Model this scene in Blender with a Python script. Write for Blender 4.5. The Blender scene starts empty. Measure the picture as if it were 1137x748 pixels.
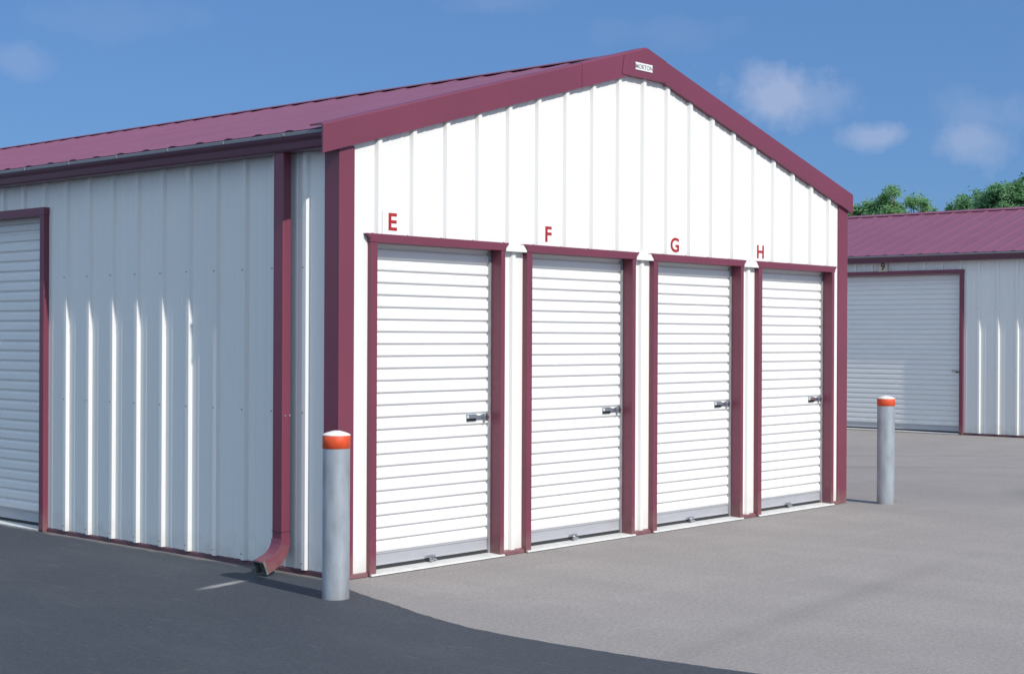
import bpy, bmesh, math, random
from mathutils import Vector, Matrix
R = math.radians
random.seed(7)

# ------------------------------------------------------------------ camera
scene = bpy.context.scene
COL = scene.collection
CAM = Vector((-6.2235, -7.0393, 1.5076)); YAW, PITCH, ROLL, FPX = 0.8372057, -0.0008028, 0.0045611, 1687.7
fw = Vector((math.sin(YAW)*math.cos(PITCH), math.cos(YAW)*math.cos(PITCH), math.sin(PITCH)))
rt0 = Vector((math.cos(YAW), -math.sin(YAW), 0)); up0 = rt0.cross(fw)
rt = rt0*math.cos(ROLL) + up0*math.sin(ROLL); up = -rt0*math.sin(ROLL) + up0*math.cos(ROLL)
cd = bpy.data.cameras.new('camera'); cam = bpy.data.objects.new('camera', cd); COL.objects.link(cam)
cam.matrix_world = Matrix.Translation(CAM) @ Matrix((rt, up, -fw)).transposed().to_4x4()
cd.sensor_width = 36; cd.lens = FPX/1137*36; cd.clip_start = .05; cd.clip_end = 3000
scene.camera = cam

def ray(u, v):
    return fw + rt*((u-568.5)/FPX) - up*((v-374)/FPX)

# ------------------------------------------------------------------ sky, sun, exposure
SUN_EL, SUN_AZ = R(40), R(186.6)      # azimuth clockwise from +Y
w = bpy.data.worlds.new('World'); scene.world = w; w.use_nodes = True
nt = w.node_tree; N = nt.nodes; L = nt.links; N.clear()
out = N.new('ShaderNodeOutputWorld'); bg = N.new('ShaderNodeBackground'); bg.inputs[1].default_value = .125
sky = N.new('ShaderNodeTexSky'); sky.sky_type = 'NISHITA'; sky.sun_disc = False
sky.sun_elevation = SUN_EL; sky.sun_rotation = SUN_AZ; sky.altitude = 200
sky.air_density = 1.0; sky.dust_density = .25; sky.ozone_density = 3.2
tc = N.new('ShaderNodeTexCoord')
ns = N.new('ShaderNodeTexNoise'); ns.inputs['Scale'].default_value = 30; ns.inputs['Detail'].default_value = 7; ns.inputs['Roughness'].default_value = .58
L.new(tc.outputs['Generated'], ns.inputs['Vector'])
def vmath(op, a, b=None):
    n = N.new('ShaderNodeVectorMath'); n.operation = op
    for i, q in enumerate((a, b)):
        if q is None: continue
        if isinstance(q, (tuple, Vector)): n.inputs[i].default_value = tuple(q)
        else: L.new(q, n.inputs[i])
    return n.outputs['Value'] if op in ('DOT_PRODUCT', 'LENGTH') else n.outputs[0]
def fmath(op, a, b=None, clamp=False):
    n = N.new('ShaderNodeMath'); n.operation = op; n.use_clamp = clamp
    for i, q in enumerate((a, b)):
        if q is None: continue
        if isinstance(q, (int, float)): n.inputs[i].default_value = q
        else: L.new(q, n.inputs[i])
    return n.outputs[0]
# thin summer clouds, each at its own bearing in the sky: (px, py, half width, half height, strength)
clouds = [(862, 103, 60, 31, .62), (905, 112, 45, 24, .3), (968, 152, 42, 15, .5), (1070, 155, 44, 26, .42), (1085, 128, 60, 22, .2), (20, 66, 40, 16, .2),
          (135, 22, 75, 24, .07), (560, 2, 60, 12, .12), (740, 36, 70, 16, .08)]
msum = None
for (px, py, ax, ay, st) in clouds:
    d = ray(px, py).normalized()
    r = d.cross(Vector((0, 0, 1))).normalized(); u_ = r.cross(d).normalized()
    df = vmath('SUBTRACT', tc.outputs['Generated'], d)
    a = fmath('MULTIPLY', vmath('DOT_PRODUCT', df, r), FPX/ax)
    b = fmath('MULTIPLY', vmath('DOT_PRODUCT', df, u_), FPX/ay)
    c = fmath('MULTIPLY', vmath('DOT_PRODUCT', df, d), 12.0)
    q = fmath('ADD', fmath('ADD', fmath('MULTIPLY', a, a), fmath('MULTIPLY', b, b)), fmath('MULTIPLY', c, c))
    q = fmath('SQRT', q)
    q = fmath('ADD', q, fmath('MULTIPLY', fmath('SUBTRACT', ns.outputs[0], .5), 2.7))
    m = fmath('MULTIPLY', fmath('MULTIPLY', fmath('SUBTRACT', 1.3, q, True), .95), st*.78)
    msum = m if msum is None else fmath('MAXIMUM', msum, m)
tint = N.new('ShaderNodeMix'); tint.data_type = 'RGBA'; tint.blend_type = 'MULTIPLY'; tint.inputs[0].default_value = 1
tint.inputs[7].default_value = (.40, .555, .755, 1)
mx = N.new('ShaderNodeMix'); mx.data_type = 'RGBA'; mx.inputs[7].default_value = (4.6, 4.9, 6.1, 1)
L.new(sky.outputs[0], tint.inputs[6]); hz = N.new('ShaderNodeMix'); hz.data_type = 'RGBA'; hz.inputs[0].default_value = .6; hz.inputs[7].default_value = (1.06, 2.28, 4.75, 1)
L.new(tint.outputs[2], hz.inputs[6]); L.new(hz.outputs[2], mx.inputs[6]); L.new(msum, mx.inputs[0])
# unseen bright cloud field added in the western sky to fill the shaded wall
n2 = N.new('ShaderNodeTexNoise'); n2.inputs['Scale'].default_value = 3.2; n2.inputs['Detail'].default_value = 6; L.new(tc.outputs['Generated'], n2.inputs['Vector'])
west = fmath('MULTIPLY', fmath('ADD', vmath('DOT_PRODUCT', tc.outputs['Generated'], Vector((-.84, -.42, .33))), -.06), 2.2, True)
fill_cov = fmath('MULTIPLY', fmath('MULTIPLY', fmath('SUBTRACT', n2.outputs[0], .42), 7.0, True), west)
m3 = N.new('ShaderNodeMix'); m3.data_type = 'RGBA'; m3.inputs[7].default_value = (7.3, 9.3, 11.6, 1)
L.new(mx.outputs[2], m3.inputs[6]); L.new(fill_cov, m3.inputs[0])
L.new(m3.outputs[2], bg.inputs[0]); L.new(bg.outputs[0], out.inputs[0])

sd = bpy.data.lights.new('sun', 'SUN'); sd.energy = 4.3; sd.angle = R(.53); sd.color = (1, .955, .89)
sun = bpy.data.objects.new('sun', sd); COL.objects.link(sun)
tosun = Vector((math.sin(SUN_AZ)*math.cos(SUN_EL), math.cos(SUN_AZ)*math.cos(SUN_EL), math.sin(SUN_EL)))
sun.rotation_euler = tosun.to_track_quat('Z', 'Y').to_euler()
scene.render.engine = 'CYCLES'
scene.view_settings.view_transform = 'Standard'; scene.view_settings.look = 'None'
scene.view_settings.exposure = 0.0; scene.view_settings.gamma = 1

# ------------------------------------------------------------------ materials
def mat(name, col, rough=.5, metal=0, spec=.5, var=.06, vscale=3, stretch=(1, 1, 1), bump=0, bscale=8, coat=0, col2=None, dirt=0):
    m = bpy.data.materials.new(name); m.use_nodes = True; nt = m.node_tree; N = nt.nodes; L = nt.links
    b = N['Principled BSDF']; b.inputs['Roughness'].default_value = rough; b.inputs['Metallic'].default_value = metal
    b.inputs['Specular IOR Level'].default_value = spec; b.inputs['Coat Weight'].default_value = coat; b.inputs['Coat Roughness'].default_value = .25
    tc = N.new('ShaderNodeTexCoord'); mp = N.new('ShaderNodeMapping'); mp.inputs['Scale'].default_value = stretch
    L.new(tc.outputs['Object'], mp.inputs[0])
    n1 = N.new('ShaderNodeTexNoise'); n1.inputs['Scale'].default_value = vscale; n1.inputs['Detail'].default_value = 6
    L.new(mp.outputs[0], n1.inputs['Vector'])
    mr = N.new('ShaderNodeMapRange'); mr.inputs[1].default_value = .3; mr.inputs[2].default_value = .7
    L.new(n1.outputs[0], mr.inputs[0])
    mix = N.new('ShaderNodeMix'); mix.data_type = 'RGBA'; c = Vector(col)
    c2 = Vector(col2) if col2 else c*(1-var*2)
    mix.inputs[6].default_value = (*c, 1); mix.inputs[7].default_value = (*c2, 1); L.new(mr.outputs[0], mix.inputs[0])
    src = mix.outputs[2]
    if dirt:      # rain splash and grime close to the ground
        sx = N.new('ShaderNodeSeparateXYZ'); L.new(tc.outputs['Object'], sx.inputs[0])
        n3 = N.new('ShaderNodeTexNoise'); n3.inputs['Scale'].default_value = 9; n3.inputs['Detail'].default_value = 8; L.new(tc.outputs['Object'], n3.inputs['Vector'])
        ma = N.new('ShaderNodeMath'); ma.operation = 'MULTIPLY_ADD'; ma.inputs[1].default_value = -.5; L.new(n3.outputs[0], ma.inputs[0]); ma.inputs[2].default_value = .28; 
        ad = N.new('ShaderNodeMath'); ad.operation = 'ADD'; L.new(sx.outputs[2], ad.inputs[0]); L.new(ma.outputs[0], ad.inputs[1])
        m2 = N.new('ShaderNodeMapRange'); m2.inputs[1].default_value = 0; m2.inputs[2].default_value = .22; m2.inputs[3].default_value = dirt; m2.inputs[4].default_value = 0
        L.new(ad.outputs[0], m2.inputs[0])
        dm = N.new('ShaderNodeMix'); dm.data_type = 'RGBA'; dm.inputs[7].default_value = (.25, .2, .15, 1); L.new(m2.outputs[0], dm.inputs[0]); L.new(src, dm.inputs[6]); src = dm.outputs[2]
    L.new(src, b.inputs['Base Color'])
    rr = N.new('ShaderNodeMapRange'); rr.inputs[3].default_value = max(rough-.06, 0); rr.inputs[4].default_value = min(rough+.08, 1); L.new(n1.outputs[0], rr.inputs[0]); L.new(rr.outputs[0], b.inputs['Roughness'])
    if bump:
        n2 = N.new('ShaderNodeTexNoise'); n2.inputs['Scale'].default_value = bscale; n2.inputs['Detail'].default_value = 3; L.new(mp.outputs[0], n2.inputs['Vector'])
        bp = N.new('ShaderNodeBump'); bp.inputs['Strength'].default_value = bump; bp.inputs['Distance'].default_value = .02
        L.new(n2.outputs[0], bp.inputs['Height']); L.new(bp.outputs[0], b.inputs['Normal'])
    return m
M = {}
M['white_wall'] = mat('white_wall', (.765, .75, .71), .42, var=.02, vscale=1.2, stretch=(1, 1, .3), bump=.07, bscale=1.6, dirt=.22)
M['white_curtain'] = mat('white_curtain', (.78, .77, .745), .36, var=.02, vscale=1.5, stretch=(1, 1, 4), bump=.015, bscale=2, dirt=.22)
M['maroon'] = mat('maroon', (.185, .040, .068), .42, var=.09, vscale=1.3, bump=.1, bscale=2.2, coat=.15, dirt=.35)
M['maroon_roof'] = mat('maroon_roof', (.245, .072, .108), .5, var=.06, vscale=1.5, bump=.06, bscale=1.2, coat=.2)
M['maroon_gutter_shade'] = mat('maroon_gutter_shade', (.115, .036, .065), .35, var=.05, vscale=2, coat=.3)  # same maroon as the trim, with eave-side shade put into the colour
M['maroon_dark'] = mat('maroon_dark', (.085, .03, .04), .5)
M['galv'] = mat('galvanised', (.46, .48, .50), .42, metal=.55, var=.16, vscale=14, bump=.04, bscale=30)
M['bollard'] = mat('bollard_galvanised', (.44, .475, .51), .5, metal=.35, var=.16, vscale=13, stretch=(1, 1, .35), bump=.05, bscale=40, dirt=.35)
M['alu'] = mat('aluminium_bar', (.46, .46, .48), .5, metal=.25, var=.05, vscale=6, stretch=(1, 1, 6))
M['chrome'] = mat('bright_steel', (.7, .72, .73), .22, metal=1, var=.05, vscale=20)
M['black'] = mat('black_rubber', (.03, .03, .032), .7)
M['orange'] = mat('orange_band', (.75, .085, .02), .55, var=.12, vscale=28)
M['white_cap'] = mat('white_cap', (.78, .74, .68), .6, var=.1, vscale=30)
M['red'] = mat('red_letter', (.40, .018, .018), .45)
M['plaque'] = mat('white_plaque', (.78, .77, .75), .4, var=.01)
M['cream'] = mat('cream_plate', (.55, .47, .36), .5)
M['darkletter'] = mat('dark_letter', (.04, .03, .03), .5)
M['greyletter'] = mat('grey_letter', (.32, .33, .33), .5)
M['concrete'] = mat('sill_concrete', (.62, .61, .58), .8, var=.08, vscale=14, bump=.25, bscale=60)
M['rust'] = mat('screw_rust', (.16, .12, .11), .6)
M['bark'] = mat('bark', (.09, .07, .05), .9, bump=.6, bscale=12, stretch=(1, 1, .3))
M['bracket'] = mat('gutter_lip', (.22, .22, .24), .45, metal=.2)
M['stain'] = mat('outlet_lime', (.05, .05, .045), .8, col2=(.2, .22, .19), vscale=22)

def leafmat(name, c1, c2, c3):
    m = bpy.data.materials.new(name); m.use_nodes = True; nt = m.node_tree; N = nt.nodes; L = nt.links
    b = N['Principled BSDF']; b.inputs['Roughness'].default_value = .6; b.inputs['Specular IOR Level'].default_value = .25
    g = N.new('ShaderNodeNewGeometry'); cr = N.new('ShaderNodeValToRGB'); L.new(g.outputs['Random Per Island'], cr.inputs[0])
    e = cr.color_ramp; e.elements[0].color = (*c1, 1); e.elements[1].color = (*c3, 1); k = e.elements.new(.5); k.color = (*c2, 1)
    L.new(cr.outputs[0], b.inputs['Base Color'])
    tr = N.new('ShaderNodeBsdfTranslucent'); L.new(cr.outputs[0], tr.inputs[0]); ms = N.new('ShaderNodeMixShader'); ms.inputs[0].default_value = .6
    L.new(b.outputs[0], ms.inputs[1]); L.new(tr.outputs[0], ms.inputs[2]); L.new(ms.outputs[0], N['Material Output'].inputs[0])
    return m
M['leaf_light'] = leafmat('leaf_light', (.19, .37, .17), (.26, .46, .21), (.34, .54, .26))
M['leaf_mid'] = leafmat('leaf_mid', (.14, .31, .16), (.20, .39, .19), (.27, .46, .23))
M['leaf_dark'] = leafmat('leaf_dark', (.08, .20, .12), (.11, .25, .13), (.16, .31, .16))

def groundmat(name, dark):
    m = bpy.data.materials.new(name); m.use_nodes = True; nt = m.node_tree; N = nt.nodes; L = nt.links
    b = N['Principled BSDF']; tc = N.new('ShaderNodeTexCoord'); P = tc.outputs['Object']
    def noise(sc, det=5, st=(1, 1, 1), rough=.55, rot=0):
        mp = N.new('ShaderNodeMapping'); mp.inputs['Scale'].default_value = st; mp.inputs['Rotation'].default_value = (0, 0, rot); L.new(P, mp.inputs[0])
        n = N.new('ShaderNodeTexNoise'); n.inputs['Scale'].default_value = sc; n.inputs['Detail'].default_value = det; n.inputs['Roughness'].default_value = rough
        L.new(mp.outputs[0], n.inputs['Vector']); return n.outputs[0]
    def rng(x, a, c, d=0, e=1):
        r = N.new('ShaderNodeMapRange'); r.inputs[1].default_value = a; r.inputs[2].default_value = c; r.inputs[3].default_value = d; r.inputs[4].default_value = e
        L.new(x, r.inputs[0]); return r.outputs[0]
    def mix(f, a, c, mode='MIX'):
        n = N.new('ShaderNodeMix'); n.data_type = 'RGBA'; n.blend_type = mode
        if isinstance(f, float): n.inputs[0].default_value = f
        else: L.new(f, n.inputs[0])
        for i, q in ((6, a), (7, c)):
            if isinstance(q, tuple): n.inputs[i].default_value = (*q, 1)
            else: L.new(q, n.inputs[i])
        return n.outputs[2]
    def mth(op, a, c=None, clamp=False):
        n = N.new('ShaderNodeMath'); n.operation = op; n.use_clamp = clamp
        for i, q in enumerate((a, c)):
            if q is None: continue
            if isinstance(q, (int, float)): n.inputs[i].default_value = q
            else: L.new(q, n.inputs[i])
        return n.outputs[0]
    def blob(x, y, rx, ry, ang, sharp):     # soft mark with an outline of its own, 1 inside
        mp = N.new('ShaderNodeMapping'); mp.vector_type = 'TEXTURE'; mp.inputs['Location'].default_value = (x, y, 0); mp.inputs['Rotation'].default_value = (0, 0, ang)
        mp.inputs['Scale'].default_value = (rx, ry, 1000); L.new(P, mp.inputs[0])
        ln = N.new('ShaderNodeVectorMath'); ln.operation = 'LENGTH'; L.new(mp.outputs[0], ln.inputs[0])
        wob = mth('MULTIPLY', mth('SUBTRACT', noise(14, 4), .5), .5)
        return rng(mth('ADD', ln.outputs['Value'], wob), 1-sharp, 1, 1, 0)
    if dark:
        c = mix(rng(noise(1.1, 6), .3, .7), (.030, .037, .048), (.043, .051, .063))
        c = mix(rng(noise(160, 2), .35, .75), c, (.085, .092, .105))
        c = mix(rng(noise(38, 4), .35, .68, .55, 0), c, (.03, .034, .042))
        c = mix(rng(noise(300, 1), .66, .72, 0, .5), c, (.18, .17, .16))
        # pale scuffs, brownish scratches
        c = mix(rng(noise(1.6, 6, (1, .35, 1), .62, .4), .5, .75, 0, .5), c, (.085, .088, .095))
        c = mix(rng(noise(2.2, 6, (1, 14, 1), .65, .45), .62, .70, 0, .38), c, (.17, .125, .095))
        c = mix(rng(noise(2.6, 6, (12, 1, 1), .65, .3), .60, .70, 0, .35), c, (.15, .15, .155))
        c = mix(rng(noise(9, 5, (1, 3, 1), .7, .2), .64, .71, 0, .35), c, (.2, .185, .17))
        s = N.new('ShaderNodeSeparateXYZ'); L.new(P, s.inputs[0])
        edge = mth('ADD', s.outputs[0], mth('MULTIPLY', noise(5, 6), .11))
        c = mix(rng(edge, -.03, .03, 0, .6), c, (.27, .24, .21))
        c = mix(mth('MULTIPLY', blob(-.59, .368, .26, .05, .18, .75), .8), c, (.36, .34, .31))
    else:
        c = mix(rng(noise(.8, 9, (1, 1, 1), .68), .4, .6), (.272, .242, .227), (.322, .289, .272))
        c = mix(rng(noise(1.3, 6, (1, .16, 1), .6, .75), .42, .68, 0, .6), c, (.215, .2, .19))
        c = mix(rng(noise(4.5, 7, (1, .6, 1), .7, .3), .5, .7, 0, .45), c, (.21, .195, .187))
        c = mix(rng(noise(1.8, 7, (.3, 3, 1), .65, .12), .55, .7, 0, .3), c, (.40, .37, .345))
        c = mix(rng(noise(.5, 5, (.25, 2.2, 1), .6, -.2), .55, .7, 0, .5), c, (.2, .187, .18))
        c = mix(rng(noise(95, 4), .34, .66, 0, .75), c, (.37, .34, .315))
        c = mix(rng(noise(42, 4), .36, .62, .4, 0), c, (.17, .152, .145))
        c = mix(rng(noise(150, 3), .60, .66, 0, .8), c, (.085, .08, .08))
        c = mix(rng(noise(330, 1), .66, .7, 0, .6), c, (.38, .36, .34))
        vo = N.new('ShaderNodeTexVoronoi'); vo.feature = 'DISTANCE_TO_EDGE'; vo.inputs['Scale'].default_value = .32
        wv = N.new('ShaderNodeTexNoise'); wv.inputs['Scale'].default_value = 2.5; wv.inputs['Detail'].default_value = 6; L.new(P, wv.inputs['Vector'])
        wa = N.new('ShaderNodeVectorMath'); wa.operation = 'MULTIPLY_ADD'; wa.inputs[1].default_value = (.35, .35, 0); L.new(wv.outputs['Color'], wa.inputs[0]); L.new(P, wa.inputs[2]); L.new(wa.outputs[0], vo.inputs['Vector'])
        crk = mth('MULTIPLY', rng(vo.outputs['Distance'], 0, .0022, 1, 0), rng(noise(.45, 3), .56, .64, 0, .7))
        c = mix(mth('MULTIPLY', crk, .35), c, (.1, .09, .085))
        c = mix(mth('MULTIPLY', blob(8.2, -.9, .8, .42, .4, .9), .35), c, (.1, .1, .105))
        c = mix(mth('MULTIPLY', blob(4.2, -3.4, 1.6, .35, .9, .95), .3), c, (.11, .105, .1))
        c = mix(mth('MULTIPLY', blob(8.5, 3.0, 5, .14, -.83, .8), .4), c, (.12, .11, .107))
        c = mix(mth('MULTIPLY', blob(10.4, 3.4, 5, .1, -.8, .8), .35), c, (.12, .11, .107))
        c = mix(mth('MULTIPLY', blob(1.5, -2.6, 3.2, .16, .12, .9), .22), c, (.13, .12, .116))
        c = mix(mth('MULTIPLY', blob(2.4, -4.3, 3.4, .2, .1, .9), .22), c, (.13, .12, .116))
    L.new(c, b.inputs['Base Color'])
    b.inputs['Roughness'].default_value = .8 if dark else .92; b.inputs['Specular IOR Level'].default_value = .35 if dark else .2
    bp = N.new('ShaderNodeBump'); bp.inputs['Strength'].default_value = .35 if dark else .7; bp.inputs['Distance'].default_value = .006
    hh = mth('ADD', noise(150, 3), mth('MULTIPLY', noise(35, 2), .6))
    L.new(hh, bp.inputs['Height']); L.new(bp.outputs[0], b.inputs['Normal'])
    return m
M['asphalt'] = groundmat('weathered_asphalt', False)
M['sealed'] = groundmat('sealed_asphalt', True)

# ------------------------------------------------------------------ mesh helpers
class MB:
    def __init__(s): s.v = []; s.f = []; s.m = []; s.sm = []
    def face(s, pts, m=0, smooth=False):
        i = len(s.v); s.v += [tuple(p) for p in pts]; s.f.append(tuple(range(i, i+len(pts)))); s.m.append(m); s.sm.append(smooth); return s
    def mesh(s, vs, fs, m=0, smooth=False):
        i = len(s.v); s.v += [tuple(p) for p in vs]
        for f in fs: s.f.append(tuple(i+k for k in f)); s.m.append(m); s.sm.append(smooth)
        return s
    def box(s, x0, x1, y0, y1, z0, z1, m=0):
        vs = [(x, y, z) for z in (z0, z1) for y in (y0, y1) for x in (x0, x1)]
        return s.mesh(vs, [(0, 2, 3, 1), (4, 5, 7, 6), (0, 1, 5, 4), (2, 6, 7, 3), (0, 4, 6, 2), (1, 3, 7, 5)], m)
    def prism(s, poly, a, b, mp, m=0, smooth=False):
        """poly: 2-D points, extruded from a to b; mp(p, q, t) -> xyz"""
        n = len(poly)
        vs = [mp(p, q, a) for p, q in poly] + [mp(p, q, b) for p, q in poly]
        s.mesh(vs, [tuple(range(n))[::-1], tuple(range(n, 2*n))], m)
        return s.mesh(vs, [(i, (i+1) % n, n+(i+1) % n, n+i) for i in range(n)], m, smooth)
    def lathe(s, prof, c, n=40, m=0, smooth=True):
        vs = []; fs = []
        for r, z in prof:
            for k in range(n):
                a = 2*math.pi*k/n; vs.append((c[0]+r*math.cos(a), c[1]+r*math.sin(a), c[2]+z))
        for j in range(len(prof)-1):
            for k in range(n): fs.append((j*n+k, j*n+(k+1) % n, (j+1)*n+(k+1) % n, (j+1)*n+k))
        return s.mesh(vs, fs, m, smooth)
    def tube(s, path, rad, n=8, m=0):
        rings = []
        for i, p in enumerate(path):
            p = Vector(p); d = (Vector(path[min(i+1, len(path)-1)])-Vector(path[max(i-1, 0)])).normalized()
            a = d.orthogonal().normalized(); b = d.cross(a); r = rad[i] if isinstance(rad, (list, tuple)) else rad
            rings += [p+a*r*math.cos(2*math.pi*k/n)+b*r*math.sin(2*math.pi*k/n) for k in range(n)]
        fs = [(j*n+k, j*n+(k+1) % n, (j+1)*n+(k+1) % n, (j+1)*n+k) for j in range(len(path)-1) for k in range(n)]
        fs += [tuple(range(n))[::-1], tuple((len(path)-1)*n+k for k in range(n))]
        return s.mesh(rings, fs, m, True)
    def build(s, name, mats, parent=None, bevel=0, weld=False, recalc=True):
        me = bpy.data.meshes.new(name); me.from_pydata(s.v, [], s.f)
        for mm in (mats if isinstance(mats, (list, tuple)) else [mats]): me.materials.append(M[mm])
        me.polygons.foreach_set('material_index', s.m); me.polygons.foreach_set('use_smooth', s.sm)
        if weld or recalc:
            bm = bmesh.new(); bm.from_mesh(me)
            if weld: bmesh.ops.remove_doubles(bm, verts=bm.verts, dist=.0002)
            if recalc: bmesh.ops.recalc_face_normals(bm, faces=bm.faces)
            bm.to_mesh(me); bm.free()
        o = bpy.data.objects.new(name, me); COL.objects.link(o)
        if parent: o.parent = parent
        if bevel:
            b = o.modifiers.new('bevel', 'BEVEL'); b.width = bevel; b.segments = 2; b.limit_method = 'ANGLE'; b.angle_limit = R(40)
        return o
def tag(o, label=None, cat=None, group=None, kind=None):
    for k, v in (('label', label), ('category', cat), ('group', group), ('kind', kind)):
        if v: o[k] = v
    return o
def empty(name, loc=(0, 0, 0)):
    o = bpy.data.objects.new(name, None); COL.objects.link(o); o.location = loc; o.empty_display_size = .3; return o
def text_obj(name, body, size, matname, parent, loc, rot, xs=1.0, ext=.0015, bold=0.0):
    cu = bpy.data.curves.new('tmp_text', 'FONT'); cu.body = body; cu.size = size; cu.extrude = ext; cu.offset = bold
    cu.align_x = 'CENTER'; cu.align_y = 'CENTER'
    t = bpy.data.objects.new('tmp_text', cu); COL.objects.link(t)
    bpy.context.view_layer.update()
    me = bpy.data.meshes.new_from_object(t.evaluated_get(bpy.context.evaluated_depsgraph_get()))
    me.name = name; bpy.data.objects.remove(t); me.materials.clear(); me.materials.append(M[matname])
    xsv = [v.co.x for v in me.vertices]; ysv = [v.co.y for v in me.vertices]
    cx, cy = (min(xsv)+max(xsv))/2, (min(ysv)+max(ysv))/2
    for v in me.vertices: v.co.x = (v.co.x-cx)*xs; v.co.y -= cy
    o = bpy.data.objects.new(name, me); COL.objects.link(o); o.parent = parent; o.location = loc; o.rotation_euler = rot
    return o

S = .3048
def profile(u0, u1, ribs, minor=True, hgt=.024, half=.029):
    """ribbed steel sheet cross-section from u0 to u1 as (u, depth)"""
    pts = []
    for c in ribs:
        pts += [(c-half, 0), (c-.016, hgt), (c+.016, hgt), (c+half, 0)]
        if minor:
            for q in (.1016, .2032): pts += [(c+q-.012, 0), (c+q-.006, .0035), (c+q+.006, .0035), (c+q+.012, 0)]
    pts.sort()
    def d(u):
        for (a, da), (b, db) in zip(pts, pts[1:]):
            if a <= u <= b: return da+(db-da)*(u-a)/max(b-a, 1e-9)
        return 0
    res = [(u0, d(u0))]+[p for p in pts if u0+1e-4 < p[0] < u1-1e-4]+[(u1, d(u1))]
    return res
def sheet(mb, prof, zlo, zhi, mp, brk=None, m=0):
    if brk is not None:
        o = []
        for a, b in zip(prof, prof[1:]):
            o.append(a)
            if a[0] < brk < b[0]: o.append((brk, a[1]+(b[1]-a[1])*(brk-a[0])/(b[0]-a[0])))
        prof = o+[prof[-1]]
    for (u, d), (u2, d2) in zip(prof, prof[1:]):
        mb.face([mp(u, d, zlo(u)), mp(u2, d2, zlo(u2)), mp(u2, d2, zhi(u2)), mp(u, d, zhi(u))], m)
def screws(mb, spots, axis, m=1, r=.0055):
    for (x, y, z) in spots:
        ring = []
        for k in range(6):
            a = math.pi*k/3
            ring.append((r*math.cos(a), r*math.sin(a)))
        if axis == 'x': mb.prism(ring, x+.002, x-.006, lambda p, q, t: (t, y+p, z+q), m)
        else: mb.prism(ring, y+.002, y-.006, lambda p, q, t: (x+p, t, z+q), m)

# ------------------------------------------------------------------ ground
g = MB(); g.face([(-400, -400, 0), (600, -400, 0), (600, 900, 0), (-400, 900, 0)])
tag(g.build('ground', 'asphalt', recalc=False), kind='structure')
seam = [(-.0, 40), (0.0, .02), (-.02, -.05), (-.10, -.18), (-.19, -.33), (-.27, -.57), (-.35, -.87), (-.44, -1.16), (-.505, -1.42), (-.545, -1.66), (-.56, -1.92),
        (-.55, -2.3), (-.52, -2.68), (-.47, -3.1), (-.42, -3.4), (-.3, -4.2), (-.2, -5.5), (-.25, -7.5), (-.4, -11), (-.3, -20), (-.5, -60)]
fine = []
for (a, b) in zip(seam[1:], seam[2:]):
    n = max(2, int(math.hypot(b[0]-a[0], b[1]-a[1])/.05)) if a[1] > -8 else 2
    for k in range(n):
        t = k/n; fine.append((a[0]+(b[0]-a[0])*t+random.uniform(-.006, .006), a[1]+(b[1]-a[1])*t))
fine = [seam[0], seam[1]]+fine[1:]+[seam[-1]]
pl = MB()
fine_r = fine
for (a, b) in zip(fine_r, fine_r[1:]):
    pl.face([(a[0], a[1], .004), (-120, a[1], .004), (-120, b[1], .004), (b[0], b[1], .004)])
tag(pl.build('sealed_pavement', 'sealed', weld=True), kind='structure')

# ------------------------------------------------------------------ storage building builder (local coordinates)
W2 = 3.05; WID = 6.10; ZR = 3.675; SL = .284; EAVE_X = .17
def roofz(x): return ZR-SL*abs(x-W2)
def roll_door(parent, cx0, cx1, z1, plane, mp, name='roll_up_door', foot=True, latch_at=None):
    """curtain between cx0 and cx1; mp(u, d, z): d outwards from the wall plane; curtain stands at d = plane"""
    pitch = .078; zb = .125
    mb = MB(); z = zb; prof = []
    while z < z1+.05:
        prof += [(z, 0.0), (z+.005, .013), (z+.010, .0145), (z+.050, .0145), (z+.055, .013), (z+.063, .0)]
        z += pitch
    for (za, da), (zc, dc) in zip(prof, prof[1:]):
        mb.face([mp(cx0, plane+da, za), mp(cx1, plane+da, za), mp(cx1, plane+dc, zc), mp(cx0, plane+dc, zc)])
    door = mb.build(name, 'white_curtain', parent, weld=True)
    mb = MB(); f = lambda p, q, t: mp(t, plane+p, q)
    mb.prism([(0, .045), (.016, .045), (.016, .052), (.010, .056), (.010, .112), (.016, .118), (.016, .128), (0, .128)], cx0+.002, cx1-.002, f)
    mb.build('bottom_bar', 'alu', door)
    mb = MB(); mb.prism([(-.012, .018), (.010, .018), (.012, .046), (-.012, .046)], cx0+.004, cx1-.004, f); mb.build('weather_seal', 'black', door)
    for (a, b) in ((cx0-.016, cx0+.012), (cx1-.012, cx1+.016)):
        mb = MB(); mb.prism([(-.02, .02), (.026, .02), (.026, z1), (-.02, z1)], a, b, f); mb.build('guide_rail', 'galv', door, bevel=.002)
    return door
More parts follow.
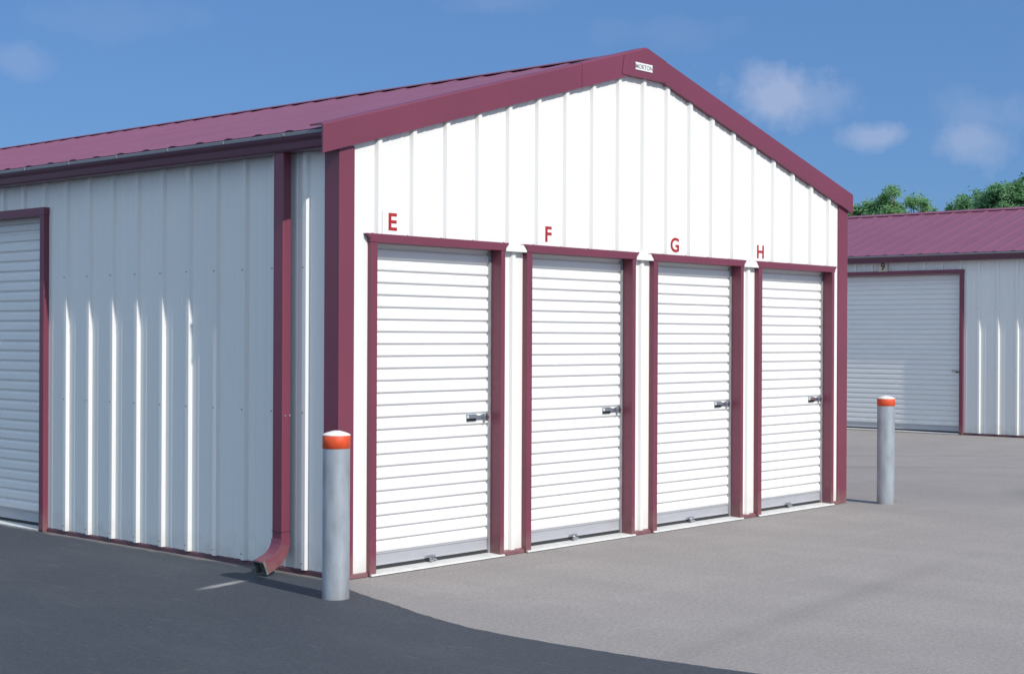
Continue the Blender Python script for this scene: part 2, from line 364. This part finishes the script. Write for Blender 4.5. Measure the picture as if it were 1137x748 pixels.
def add_latch(door, x0, x1, zc, d0, mp):
    """sliding bolt latch, long and low"""
    mb = MB(); f = lambda p, q, t: mp(p, t, q); Lw = x1-x0
    hz = .023
    plate = [(x0, zc-hz), (x0+.095, zc-hz), (x0+.12, zc-.012), (x0+.15, zc-.012), (x0+.17, zc-hz), (x1, zc-hz), (x1, zc+hz), (x0+.17, zc+hz), (x0+.14, zc+.014), (x0+.11, zc+.014), (x0+.095, zc+hz), (x0, zc+hz)]
    if Lw < .2: plate = [(x0, zc-hz), (x1, zc-hz), (x1, zc+hz), (x0, zc+hz)]
    mb.prism(plate, d0, d0+.006, f, 0)
    mb.prism([(x0+.004, zc-.004), (x0+.088, zc-.004), (x0+.088, zc+.019), (x0+.004, zc+.019)], d0+.006, d0+.026, f, 0)
    mb.prism([(x0+.088, zc-.006), (x1-.004, zc-.006), (x1-.004, zc+.008), (x0+.088, zc+.008)], d0+.007, d0+.019, f, 0)
    if Lw >= .2:
        mb.prism([(x0+.165, zc-.02), (x0+.185, zc-.02), (x0+.185, zc+.02), (x0+.165, zc+.02)], d0+.006, d0+.03, f, 0)
    mb.prism([(x0+.004, zc-.0225), (x0+.09, zc-.0225), (x0+.09, zc-.005), (x0+.004, zc-.005)], d0+.006, d0+.010, f, 1)
    return mb.build('slide_latch', ['chrome', 'black'], door, bevel=.0015)
def door_frame(parent, x0, x1, zt, inner, mp, wl=.055, wr=.04, hh=.054, outd=.045, flare=.038):
    """maroon jamb and head trims wrapped round a recessed opening"""
    fr = MB(); f = lambda p, q, t: mp(t, p, q); fz = lambda p, q, t: mp(p, q, t)
    # left jamb and right jamb: L-shaped, face outside and a lining going in
    fr.prism([(x0, -.01), (x0, outd), (x0+wl, outd), (x0+wl, inner), (x0+wl-.01, inner), (x0+wl-.01, -.01)], .006, zt-hh, fz)
    o = fr.build('door_jamb_trim', 'maroon', parent, bevel=.002); fr = MB()
    fr.prism([(x1, -.01), (x1, outd), (x1-wr, outd), (x1-wr, inner), (x1-wr+.01, inner), (x1-wr+.01, -.01)], .006, zt-hh, fz)
    fr.build('door_jamb_trim', 'maroon', parent, bevel=.002)
    h = MB()
    zb = zt-hh+.0015
    # head: face board with flared ends plus soffit lining
    pts = [(x0-.004, zb), (x0-.004, zb+.02), (x0-flare, zt), (x1+flare, zt), (x1+.004, zb+.02), (x1+.004, zb)]
    h.prism(pts, outd+.004, .001, lambda p, q, t: mp(p, t, q))
    h.prism([(x0+.004, zb), (x1-.004, zb), (x1-.004, zb+.012), (x0+.004, zb+.012)], 0, inner-.02, lambda p, q, t: mp(p, t, q))
    h.build('door_head_trim', 'maroon', parent, bevel=.002)
    return o

def storage_building(root, ylen, rib_off, side_door, gable_doors, downspout, y_end_overhang=.05):
    """left wall x=0 facing -X; gable y=0 facing -Y; runs to y=ylen"""
    side = lambda u, d, z: (-d, u, z)
    front = lambda u, d, z: (u, -d, z)
    # ---- side wall (left)
    ZE = 2.70
    n = int(ylen/S)+2
    ribs = [rib_off+k*S for k in range(-1, n) if .05 < rib_off+k*S < ylen-.05]
    mb = MB(); dy0, dy1, dzt = side_door
    sheet(mb, profile(0.0, dy0+.02, ribs), lambda u: .035, lambda u: ZE, side)
    sheet(mb, profile(dy0+.02, dy1-.02, ribs), lambda u: dzt-.01, lambda u: ZE, side)
    sheet(mb, profile(dy1-.02, ylen, ribs), lambda u: .035, lambda u: ZE, side)
    sc = []
    for r in ribs:
        for z in (.075, 1.02, 1.93):
            if dy0-.03 < r < dy1+.03 and z < dzt+.02: continue
            sc.append((-.0235, r+.009, z))
    screws(mb, sc, 'x', 1, .0042)
    mb.build('side_wall', ['white_wall', 'rust'], root)
    # ---- right and back walls
    mb = MB(); sheet(mb, profile(0.02, ylen, ribs), lambda u: .035, lambda u: ZE, lambda u, d, z: (WID+d, u, z)); mb.build('side_wall', 'white_wall', root)
    gr = [k*S for k in range(1, 20)]
    mb = MB(); sheet(mb, profile(0, WID, gr), lambda u: .035, lambda u: roofz(u)-.02, lambda u, d, z: (u, ylen+d, z), W2); mb.build('back_gable_wall', 'white_wall', root)
    # ---- gable wall
    mb = MB()
    zup = 2.118
    top = lambda u: roofz(u)-.06
    if gable_doors:
        sheet(mb, profile(.06, WID-.06, gr, True), lambda u: zup, top, lambda u, d, z: (u, -d-.012, z), W2)
        edges = [.06]
        for a, b in gable_doors: edges += [a, b]
        edges.append(WID-.06)
        for i in range(0, len(edges), 2):
            a, b = edges[i], edges[i+1]; rb = [(a+b)/2+.004] if 0 < i < len(edges)-2 else []
            pr = profile(a-.004 if i else a, b+.004 if i < len(edges)-2 else b, rb, False)
            pr = [(u, d*.8) for u, d in pr]
            if rb: sheet(mb, pr, lambda u: .03, lambda u: zup+.02, front)
            else: sheet(mb, pr, lambda u: .03, lambda u: zup, lambda u, d, z: (u, -d-.012, z))
        sc = [(r-.044, -.012, zup+.028) for r in gr]+[(r-.044, -.012, top(r)-.09) for r in gr]
        screws(mb, sc, 'y', 1, .004)
    else:
        sheet(mb, profile(.06, WID-.06, gr), lambda u: .03, top, front, W2)
    mb.build('gable_wall', ['white_wall', 'rust'], root)
    # ---- base trim
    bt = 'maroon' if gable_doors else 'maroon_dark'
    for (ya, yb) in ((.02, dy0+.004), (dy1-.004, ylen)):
        mb = MB(); mb.prism([(0.0, .004), (.014, .004), (.010, .026), (0.0, .036)], ya, yb, lambda p, q, t: (-p, t, q)); mb.build('base_trim', 'maroon_dark', root)  # side-wall shade put into the colour: darker maroon than the gable base trim
    if gable_doors:
        for i in range(0, len(edges), 2):
            mb = MB(); mb.prism([(0.0, .004), (.032, .004), (.028, .026), (0.0, .034)], edges[i]+.002, edges[i+1]-.002, lambda p, q, t: (t, -p, q)); mb.build('base_trim', bt, root)
    # ---- corner trims
    for (xa, sx) in ((0, 1), (WID, -1)):
        mb = MB()
        t = .026
        w = .100 if sx > 0 else .135
        poly = [(-t, -t), (w, -t), (w, 0.0), (.004, 0.0), (.004, .112), (-t, .112)]
        poly = [(xa+sx*p, q) for p, q in poly]
        mb.prism(poly, .006, 2.672 if sx > 0 else 2.72, lambda p, q, z: (p, q, z))
        mb.build('corner_trim', 'maroon', root, bevel=.003)
    # ---- roof: ribbed sheets on both slopes
    def slope(sgn):
        mb = MB()
        prf = profile(-.0+y_end_overhang*.2, ylen+.02, ribs, False, .008, .055)
        cs, sn = math.cos(math.atan(SL)), math.sin(math.atan(SL))
        xr = W2
        for (u, d), (u2, d2) in zip(prf, prf[1:]):
            def P(uu, dd, x):
                return (x+sgn*sn*dd, uu, roofz(x)+cs*dd)
            xe = -EAVE_X+.02 if sgn < 0 else WID+EAVE_X-.02
            xm = W2+sgn*.001
            # with an inner return so that the sheet has thickness
            mb.face([P(u, d, xe), P(u2, d2, xe), P(u2, d2, xm), P(u, d, xm)])
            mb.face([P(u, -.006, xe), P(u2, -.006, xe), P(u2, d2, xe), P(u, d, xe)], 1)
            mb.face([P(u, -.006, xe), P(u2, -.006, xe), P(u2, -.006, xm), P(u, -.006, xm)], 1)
        return mb
    roof = slope(-1).build('roof', ['maroon_roof', 'maroon_dark'], root)
    slope(1).build('roof', ['maroon_roof', 'maroon_dark'], root)
    # ridge cap sits on top of the ribs
    mb = MB(); h = .019
    rp = []
    for x in (W2-.17, W2-.02, W2, W2+.02, W2+.17): rp.append((x, roofz(x)+h-(.004 if x == W2 else 0)))
    rp2 = [(x, z-.005) for x, z in rp][::-1]
    mb.prism(rp+rp2, .06, ylen+.02, lambda p, q, t: (p, t, q))
    mb.build('ridge_cap', 'maroon_roof', roof)
    # ---- rake trims on the front gable
    mb = MB()
    y0, y1 = -.052, .07
    def rakepiece(xa, xb, hl=.168, lift=.016):
        za, zb = roofz(xa)+lift, roofz(xb)+lift
        prof = [(y0, -hl), (y0, 0), (y0+.012, .012), (y1, .014), (y1, .002), (y0+.016, .0), (y0+.010, -hl+.008), (-.012, -hl+.008), (-.012, -hl)]
        vs = [(xa, p, za+q) for p, q in prof]+[(xb, p, zb+q) for p, q in prof]; n = len(prof)
        mb.mesh(vs, [tuple(range(n)), tuple(range(n, 2*n))[::-1]]+[(i, (i+1) % n, n+(i+1) % n, n+i) for i in range(n)])
    rakepiece(-EAVE_X-.012, 2.30)
    o = mb.build('rake_trim', 'maroon', root); mb = MB(); y0 -= .003; rakepiece(2.27, W2, .1695, .0175); mb.build('rake_trim', 'maroon', root); y0 += .003
    mb = MB(); rakepiece(W2, WID+.075); mb.build('rake_trim', 'maroon', root)
    # lap seam, peak plate
    mb = MB()
    zc = lambda x: roofz(x)+.018
    mb.prism([(2.735, 3.462), (3.29, 3.462), (3.29, zc(3.29)), (W2, zc(W2)), (2.76, zc(2.76))], y0-.008, y0-.0005, lambda p, q, t: (p, t, q))
    mb.prism([(2.735, 3.462), (3.29, 3.462), (3.29, 3.470), (2.76, 3.470)], y0-.0005, -.012, lambda p, q, t: (p, t, q))
    mb.build('peak_plate', 'maroon', root, bevel=.0015)
    # ---- gutter on the left eave
    gx, gz = -EAVE_X+.034, 2.745
    prof = [(.135, .105), (.135, 0), (.03, 0), (.018, .012), (.012, .05), (-.006, .07), (-.012, .095), (-.006, .105), (.002, .105), (.002, .097), (-.002, .09), (.004, .072), (.022, .052), (.026, .016), (.036, .006), (.13, .006), (.13, .105)]
    mb = MB(); mb.prism([(gx+p-.01, gz-.095+q) for p, q in prof], -.03, ylen, lambda p, q, t: (p, t, q))
    mb.prism([(gx+.125, gz-.095), (gx+.022, gz-.095), (gx+.012, gz-.04), (gx-.014, gz-.002), (gx-.014, gz+.008), (gx+.125, gz+.008)], -.03, -.027, lambda p, q, t: (p, t, q))
    gut = mb.build('gutter', 'maroon_gutter_shade', root)
    mb = MB(); mb.prism([(gx-.024, gz-.010), (gx-.010, gz-.010), (gx-.010, gz+.014), (gx-.024, gz+.014)], -.03, ylen, lambda p, q, t: (p, t, q)); mb.build('gutter_lip', 'bracket', gut, bevel=.004)
    k = .35
    mb = MB(); mb.box(gx-.030, gx-.0235, -.012, .012, -.008, .014); hang = mb.build('gutter_hanger', 'bracket', gut, bevel=.002)
    hang.location = (0, k, gz); k += .61
    while k < 12:
        c = hang.copy(); COL.objects.link(c); c.parent = gut; c.location = (0, k, gz); k += .61
    mb = MB(); mb.box(-.03, -.004, .03, ylen, 2.655, 2.72); mb.build('eave_trim', 'maroon_gutter_shade', root)
    # ---- side roll-up door
    door_frame(root, dy0, dy1, dzt, -.11, side, .06, .06, .06, .045, .004)
    d = roll_door(root, dy0+.068, dy1-.068, dzt-.05, -.085, side)
    mb = MB(); mb.box(-.045, .12, dy0+.004, dy1-.004, .0045, .02); mb.build('door_sill', 'concrete', root, bevel=.004)
    sd_ = d
    # ---- gable doors
    for i, (a, b) in enumerate(gable_doors or []):
        door_frame(root, a, b, 2.142, -.10, front)
        dd = roll_door(root, a+.062, b-.047, 2.09, -.075, front)
        add_latch(dd, b-.04-.018-.215, b-.058, .952, -.062, front)
        mb = MB(); c = (a+b)/2+.005
        mb.box(c-.045, c+.045, .045, .058, .05, .062); mb.box(c-.02, c+.012, .028, .05, .026, .04); mb.tube([(c-.01, .05, .055), (c+.005, .035, .045), (c+.04, .03, .034)], .005)
        mb.box(c-.014, c+.014, .04, .066, .03, .066)
        mb.build('foot_latch', ['chrome'], dd, bevel=.0015)
        mb = MB(); mb.prism([(-.062, .0045), (.12, .0045), (.12, .022), (-.055, .016)], a+.004, b-.004, lambda p, q, t: (t, p, q)); mb.build('door_sill', 'concrete', root, bevel=.003)
    if gable_doors:
        # white drip pieces over the pilasters between the doors
        for (a, b) in zip(gable_doors, gable_doors[1:]):
            x0, x1 = a[1]+.004, b[0]-.004
            mb = MB()
            mb.prism([(x0+.002, 2.086), (x1-.002, 2.086), (x1-.002, 2.098), (x1-.036, 2.136), (x0+.036, 2.136), (x0+.002, 2.098)], -.046, -.002, lambda p, q, t: (p, t, q))
            mb.build('drip_trim', 'white_wall', root, bevel=.003)
    return sd_, gut

# ---- the near building
root = empty('storage_building')
GD = [(.222, 1.465), (1.692, 2.933), (3.158, 4.398), (4.624, 5.862)]
sdoor, gutter = storage_building(root, 30, S, (3.31, 5.93, 2.465), GD, True)
tag(root, 'near white steel storage building with maroon roof and four doors lettered E to H', 'storage building')

# downspout, a part of the near building
mb = MB()
mb.box(-.106, -.040, .412, .508, .21, 2.665)
ds = mb.build('downspout', 'maroon', root, bevel=.006)
mb = MB()    # curved elbow swept in the X-Z plane
path = []
for k in range(9):
    a = R(68)*k/8; path.append((-.073-.15*(1-math.cos(a)), .225-.15*math.sin(a), a))
x, z, a = path[-1]; path.append((x-.075*math.sin(a), z-.08*math.cos(a), a))
rings = []
for i, (x, z, a) in enumerate(path):
    r = .0345+.0009*i+(.0012 if i % 2 else 0)
    nx, nz = math.cos(a), -math.sin(a)
    for (s_, yy) in ((1, .409), (1, .511), (-1, .511), (-1, .409)):
        rings.append((x+nx*s_*r, yy, z+nz*s_*r+.0))
n = len(path)
fs = [(j*4+k, j*4+(k+1) % 4, (j+1)*4+(k+1) % 4, (j+1)*4+k) for j in range(n-1) for k in range(4)]
mb.mesh(rings, fs)
el = mb.build('downspout_elbow', 'maroon', ds)
sol = el.modifiers.new('solid', 'SOLIDIFY'); sol.thickness = .003
bv = el.modifiers.new('bevel', 'BEVEL'); bv.width = .010; bv.segments = 2; bv.limit_method = 'ANGLE'; bv.angle_limit = R(50)
mb = MB()
a = path[-1][2]; x, z = path[-1][0], path[-1][1]
nx, nz = math.cos(a), -math.sin(a); dx, dz = -math.sin(a), -math.cos(a)
def rect(off, rr, y0, y1):
    return [(x+dx*off+nx*s_*rr, yy, z+dz*off+nz*s_*rr) for (s_, yy) in ((1, y0), (1, y1), (-1, y1), (-1, y0))]
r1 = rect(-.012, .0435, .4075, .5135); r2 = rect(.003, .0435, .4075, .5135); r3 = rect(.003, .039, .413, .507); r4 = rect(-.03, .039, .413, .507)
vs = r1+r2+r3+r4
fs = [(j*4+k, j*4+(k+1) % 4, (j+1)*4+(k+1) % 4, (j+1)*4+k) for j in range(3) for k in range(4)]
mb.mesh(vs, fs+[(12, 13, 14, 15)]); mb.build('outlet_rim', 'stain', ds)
for (x, z) in ((-.085, 1.0), (-.048, 1.0)):
    mb = MB(); mb.prism([(.006*math.cos(k), .006*math.sin(k)) for k in range(6)], .4125, .406, lambda p, q, t: (x+p, t, z+q)); mb.build('screw', 'galv', ds)
mb = MB(); mb.box(-.109, -.037, .409, .511, .27, .274); mb.build('joint_seam', 'maroon_dark', ds)

# ---- the far building (same kind, its side faces the camera)
root2 = empty('storage_building', (16, -8.0, 0))
d2, g2 = storage_building(root2, 34, (3.30+8) % S, (3.545+8, 6.16+8, 2.52), None, False)
tag(root2, 'far white storage building behind the right bollard with wide door under plate 9', 'storage building')
add_latch(d2, 11.545+.085, 11.545+.235, .965, -.078, lambda u, d, z: (-d, u, z))
# the far building stands with a slightly taller eave
root2.scale = (1, 1, 1.02)

# ------------------------------------------------------------------ signs
desc = {'E': 'red letter E on a small white plaque over the leftmost gable door',
        'F': 'red letter F on a small white plaque over the second gable door',
        'G': 'red letter G on a small white plaque over the third gable door',
        'H': 'red letter H on a small white plaque over the rightmost gable door'}
for ch, lx, lz in (('E', .430, 2.226), ('F', 1.945, 2.227), ('G', 3.462, 2.223), ('H', 4.685, 2.223)):
    sg = empty('letter_sign', (lx, -.012, lz-.07))
    mb = MB(); mb.box(-.088, .088, -.0062, -.0037, -.03, .139); p = mb.build('plaque', 'plaque', sg, bevel=.001)
    text_obj('letter', ch, .152, 'red', p, (0, -.0075, .07), (R(90), 0, 0), 1.1, .0012, .003)
    tag(sg, desc[ch], 'sign', 'letter signs over the gable doors')
sg = empty('number_plate', (15.94, 4.91, 2.565))
mb = MB(); mb.box(0, .012, -.082, .082, 0, .165); p = mb.build('plate', 'cream', sg, bevel=.001)
text_obj('number', '9', .17, 'darkletter', p, (-.003, 0, .083), (R(90), 0, R(-90)), .9, .0015, .003)
tag(sg, 'cream plate with a dark number 9 above the door of the far building', 'sign')
sg = empty('name_plate', (2.995, -.0615, 3.515))
mb = MB(); mb.box(-.106, .106, -.004, 0, 0, .056); p = mb.build('plate', 'plaque', sg, bevel=.001)
text_obj('lettering', 'MORTON', .047, 'greyletter', p, (0, -.0052, .028), (R(90), 0, 0), 1.05, .0008, .001)
tag(sg, 'small white lettered name plate on the peak of the near gable', 'sign')

# ------------------------------------------------------------------ bollards
def bollard(loc, r, h, zb, label):
    b = empty('bollard', loc)
    mb = MB(); mb.lathe([(r, -.02), (r, zb)], (0, 0, 0), 48); mb.build('post', 'bollard', b)
    mb = MB(); mb.lathe([(r+.0005, zb-.001), (r+.0018, zb), (r+.0018, h-.003), (r-.001, h)], (0, 0, 0), 48); mb.build('band', 'orange', b)
    mb = MB(); mb.lathe([(r+.0025, h-.004), (r+.0025, h+.001), (r*.9, h+.006), (r*.6, h+.015), (r*.25, h+.022), (.0005, h+.023)], (0, 0, 0), 48); mb.build('cap', 'white_cap', b)
    return tag(b, label, 'bollard', 'bollards at the corners of the near building')
bollard((-.436, -.474, .003), .0779, .936, .8585, 'galvanised steel bollard with orange band at the near corner by the downspout')
bollard((6.301, -.325, .0), .0785, .957, .889, 'galvanised steel bollard with orange band off the right corner, in front of the far building')

# ------------------------------------------------------------------ trees behind the far building
def tree(px, depth, lobes, label, leafm, nleaf, seed, leaf=.085):
    """lobes: crown masses as (px, py, radius in px) measured at that depth; each becomes a ball-free cluster of twigs and leaves"""
    rnd = random.Random(seed)
    base = CAM+ray(px, 374)*depth; base.z = 0
    t = empty('tree', base); k = depth/FPX
    side = Vector((rt.x, rt.y, 0)).normalized(); away = Vector((fw.x, fw.y, 0)).normalized()
    tr = MB(); H = max(CAM.z+(374-py)*k for (_, py, _) in lobes)
    path = [Vector((0, 0, -.1)), Vector((rnd.uniform(-.1, .1), rnd.uniform(-.1, .1), H*.3)), Vector((rnd.uniform(-.15, .15), rnd.uniform(-.15, .15), H*.55)), Vector((rnd.uniform(-.2, .2), rnd.uniform(-.2, .2), H*.86))]
    tr.tube(path, [.18, .13, .08, .015], 9)
    lf = MB(); tot = sum(r*r for (_, _, r) in lobes)
    for (lx, ly, lr) in lobes:
        c = side*(lx-px)*k+away*rnd.uniform(-.6, .6)+Vector((0, 0, CAM.z+(374-ly)*k)); s = lr*k
        st = path[1].lerp(path[3], min(1, max(0, c.z/H-.35))); mid = st.lerp(c, .5)+Vector((0, 0, .12))
        tr.tube([st, mid, c], [.05, .03, .012], 5)
        subs = []
        for _ in range(int(9+lr*.7)):
            d = Vector((rnd.gauss(0, 1), rnd.gauss(0, 1), rnd.gauss(.1, .85))).normalized()*s*rnd.uniform(.35, 1.0)
            subs.append((c+d, rnd.uniform(.10, .24)*(.6+s*.5), d.normalized()))
            tr.tube([c, c+d*.5+Vector((0, 0, .03)), c+d], [.012, .008, .003], 4)
        n = int(nleaf*lr*lr/tot)
        for _ in range(n):
            p0, ss, dr = rnd.choice(subs); p = p0+Vector((rnd.gauss(0, 1), rnd.gauss(0, 1), rnd.gauss(0, .8)))*ss*.62+dr*ss*rnd.random()*rnd.random()*1.6
            ax = Vector((rnd.gauss(0, 1), rnd.gauss(0, 1), rnd.gauss(-.2, .7))).normalized(); bx = ax.cross(Vector((rnd.gauss(0, .7), rnd.gauss(0, .7), 1))).normalized()
            l = leaf*rnd.uniform(.6, 1.3)
            lf.face([p-ax*l, p+bx*l*.42, p+ax*l, p-bx*l*.42])
    tr.build('trunk', 'bark', t)
    lf.build('crown', leafm, t, recalc=False)
    return tag(t, label, 'tree', 'trees behind the far building')
tree(984, 46, [(985, 214, 4), (991, 214, 3), (981, 220, 6), (988, 225, 7), (978, 231, 8), (992, 233, 7), (984, 243, 12), (970, 242, 8), (994, 250, 10), (976, 258, 14)], 'light green tree with the tall narrow top just right of the near roof end', 'leaf_light', 10500, 3, .055)
tree(955, 47, [(960, 233, 6), (953, 237, 6), (946, 241, 7), (960, 246, 10), (945, 254, 12)], 'low green tree showing half behind the right end of the near roof', 'leaf_light', 6500, 5, .055)
tree(1017, 46, [(1016, 223, 4), (1023, 221, 3), (1010, 226, 4), (1019, 229, 4), (1006, 234, 4), (1027, 235, 4), (1033, 236, 2), (1016, 246, 8)], 'small thin light green tree second from the left over the far roof', 'leaf_light', 3600, 8, .05)
tree(1112, 46, [(1106, 212, 7), (1114, 214, 8), (1122, 211, 8), (1098, 217, 7), (1106, 223, 10), (1120, 223, 12), (1092, 226, 8), (1112, 236, 16), (1130, 217, 9), (1098, 242, 14)], 'wide bushy green tree at the right over the far roof', 'leaf_mid', 18000, 11, .06)
tree(1070, 48, [(1082, 219, 6), (1074, 223, 6), (1065, 228, 6), (1056, 233, 4), (1070, 234, 8), (1085, 231, 9), (1072, 245, 12)], 'lower rounded green tree left of the wide bushy one', 'leaf_mid', 9000, 13, .055)
tree(1150, 50, [(1138, 203, 7), (1146, 197, 9), (1133, 209, 6), (1156, 192, 10), (1144, 212, 12), (1160, 208, 14), (1150, 228, 18)], 'tall dark green tree cut by the right edge of the picture', 'leaf_dark', 14000, 17, .06)
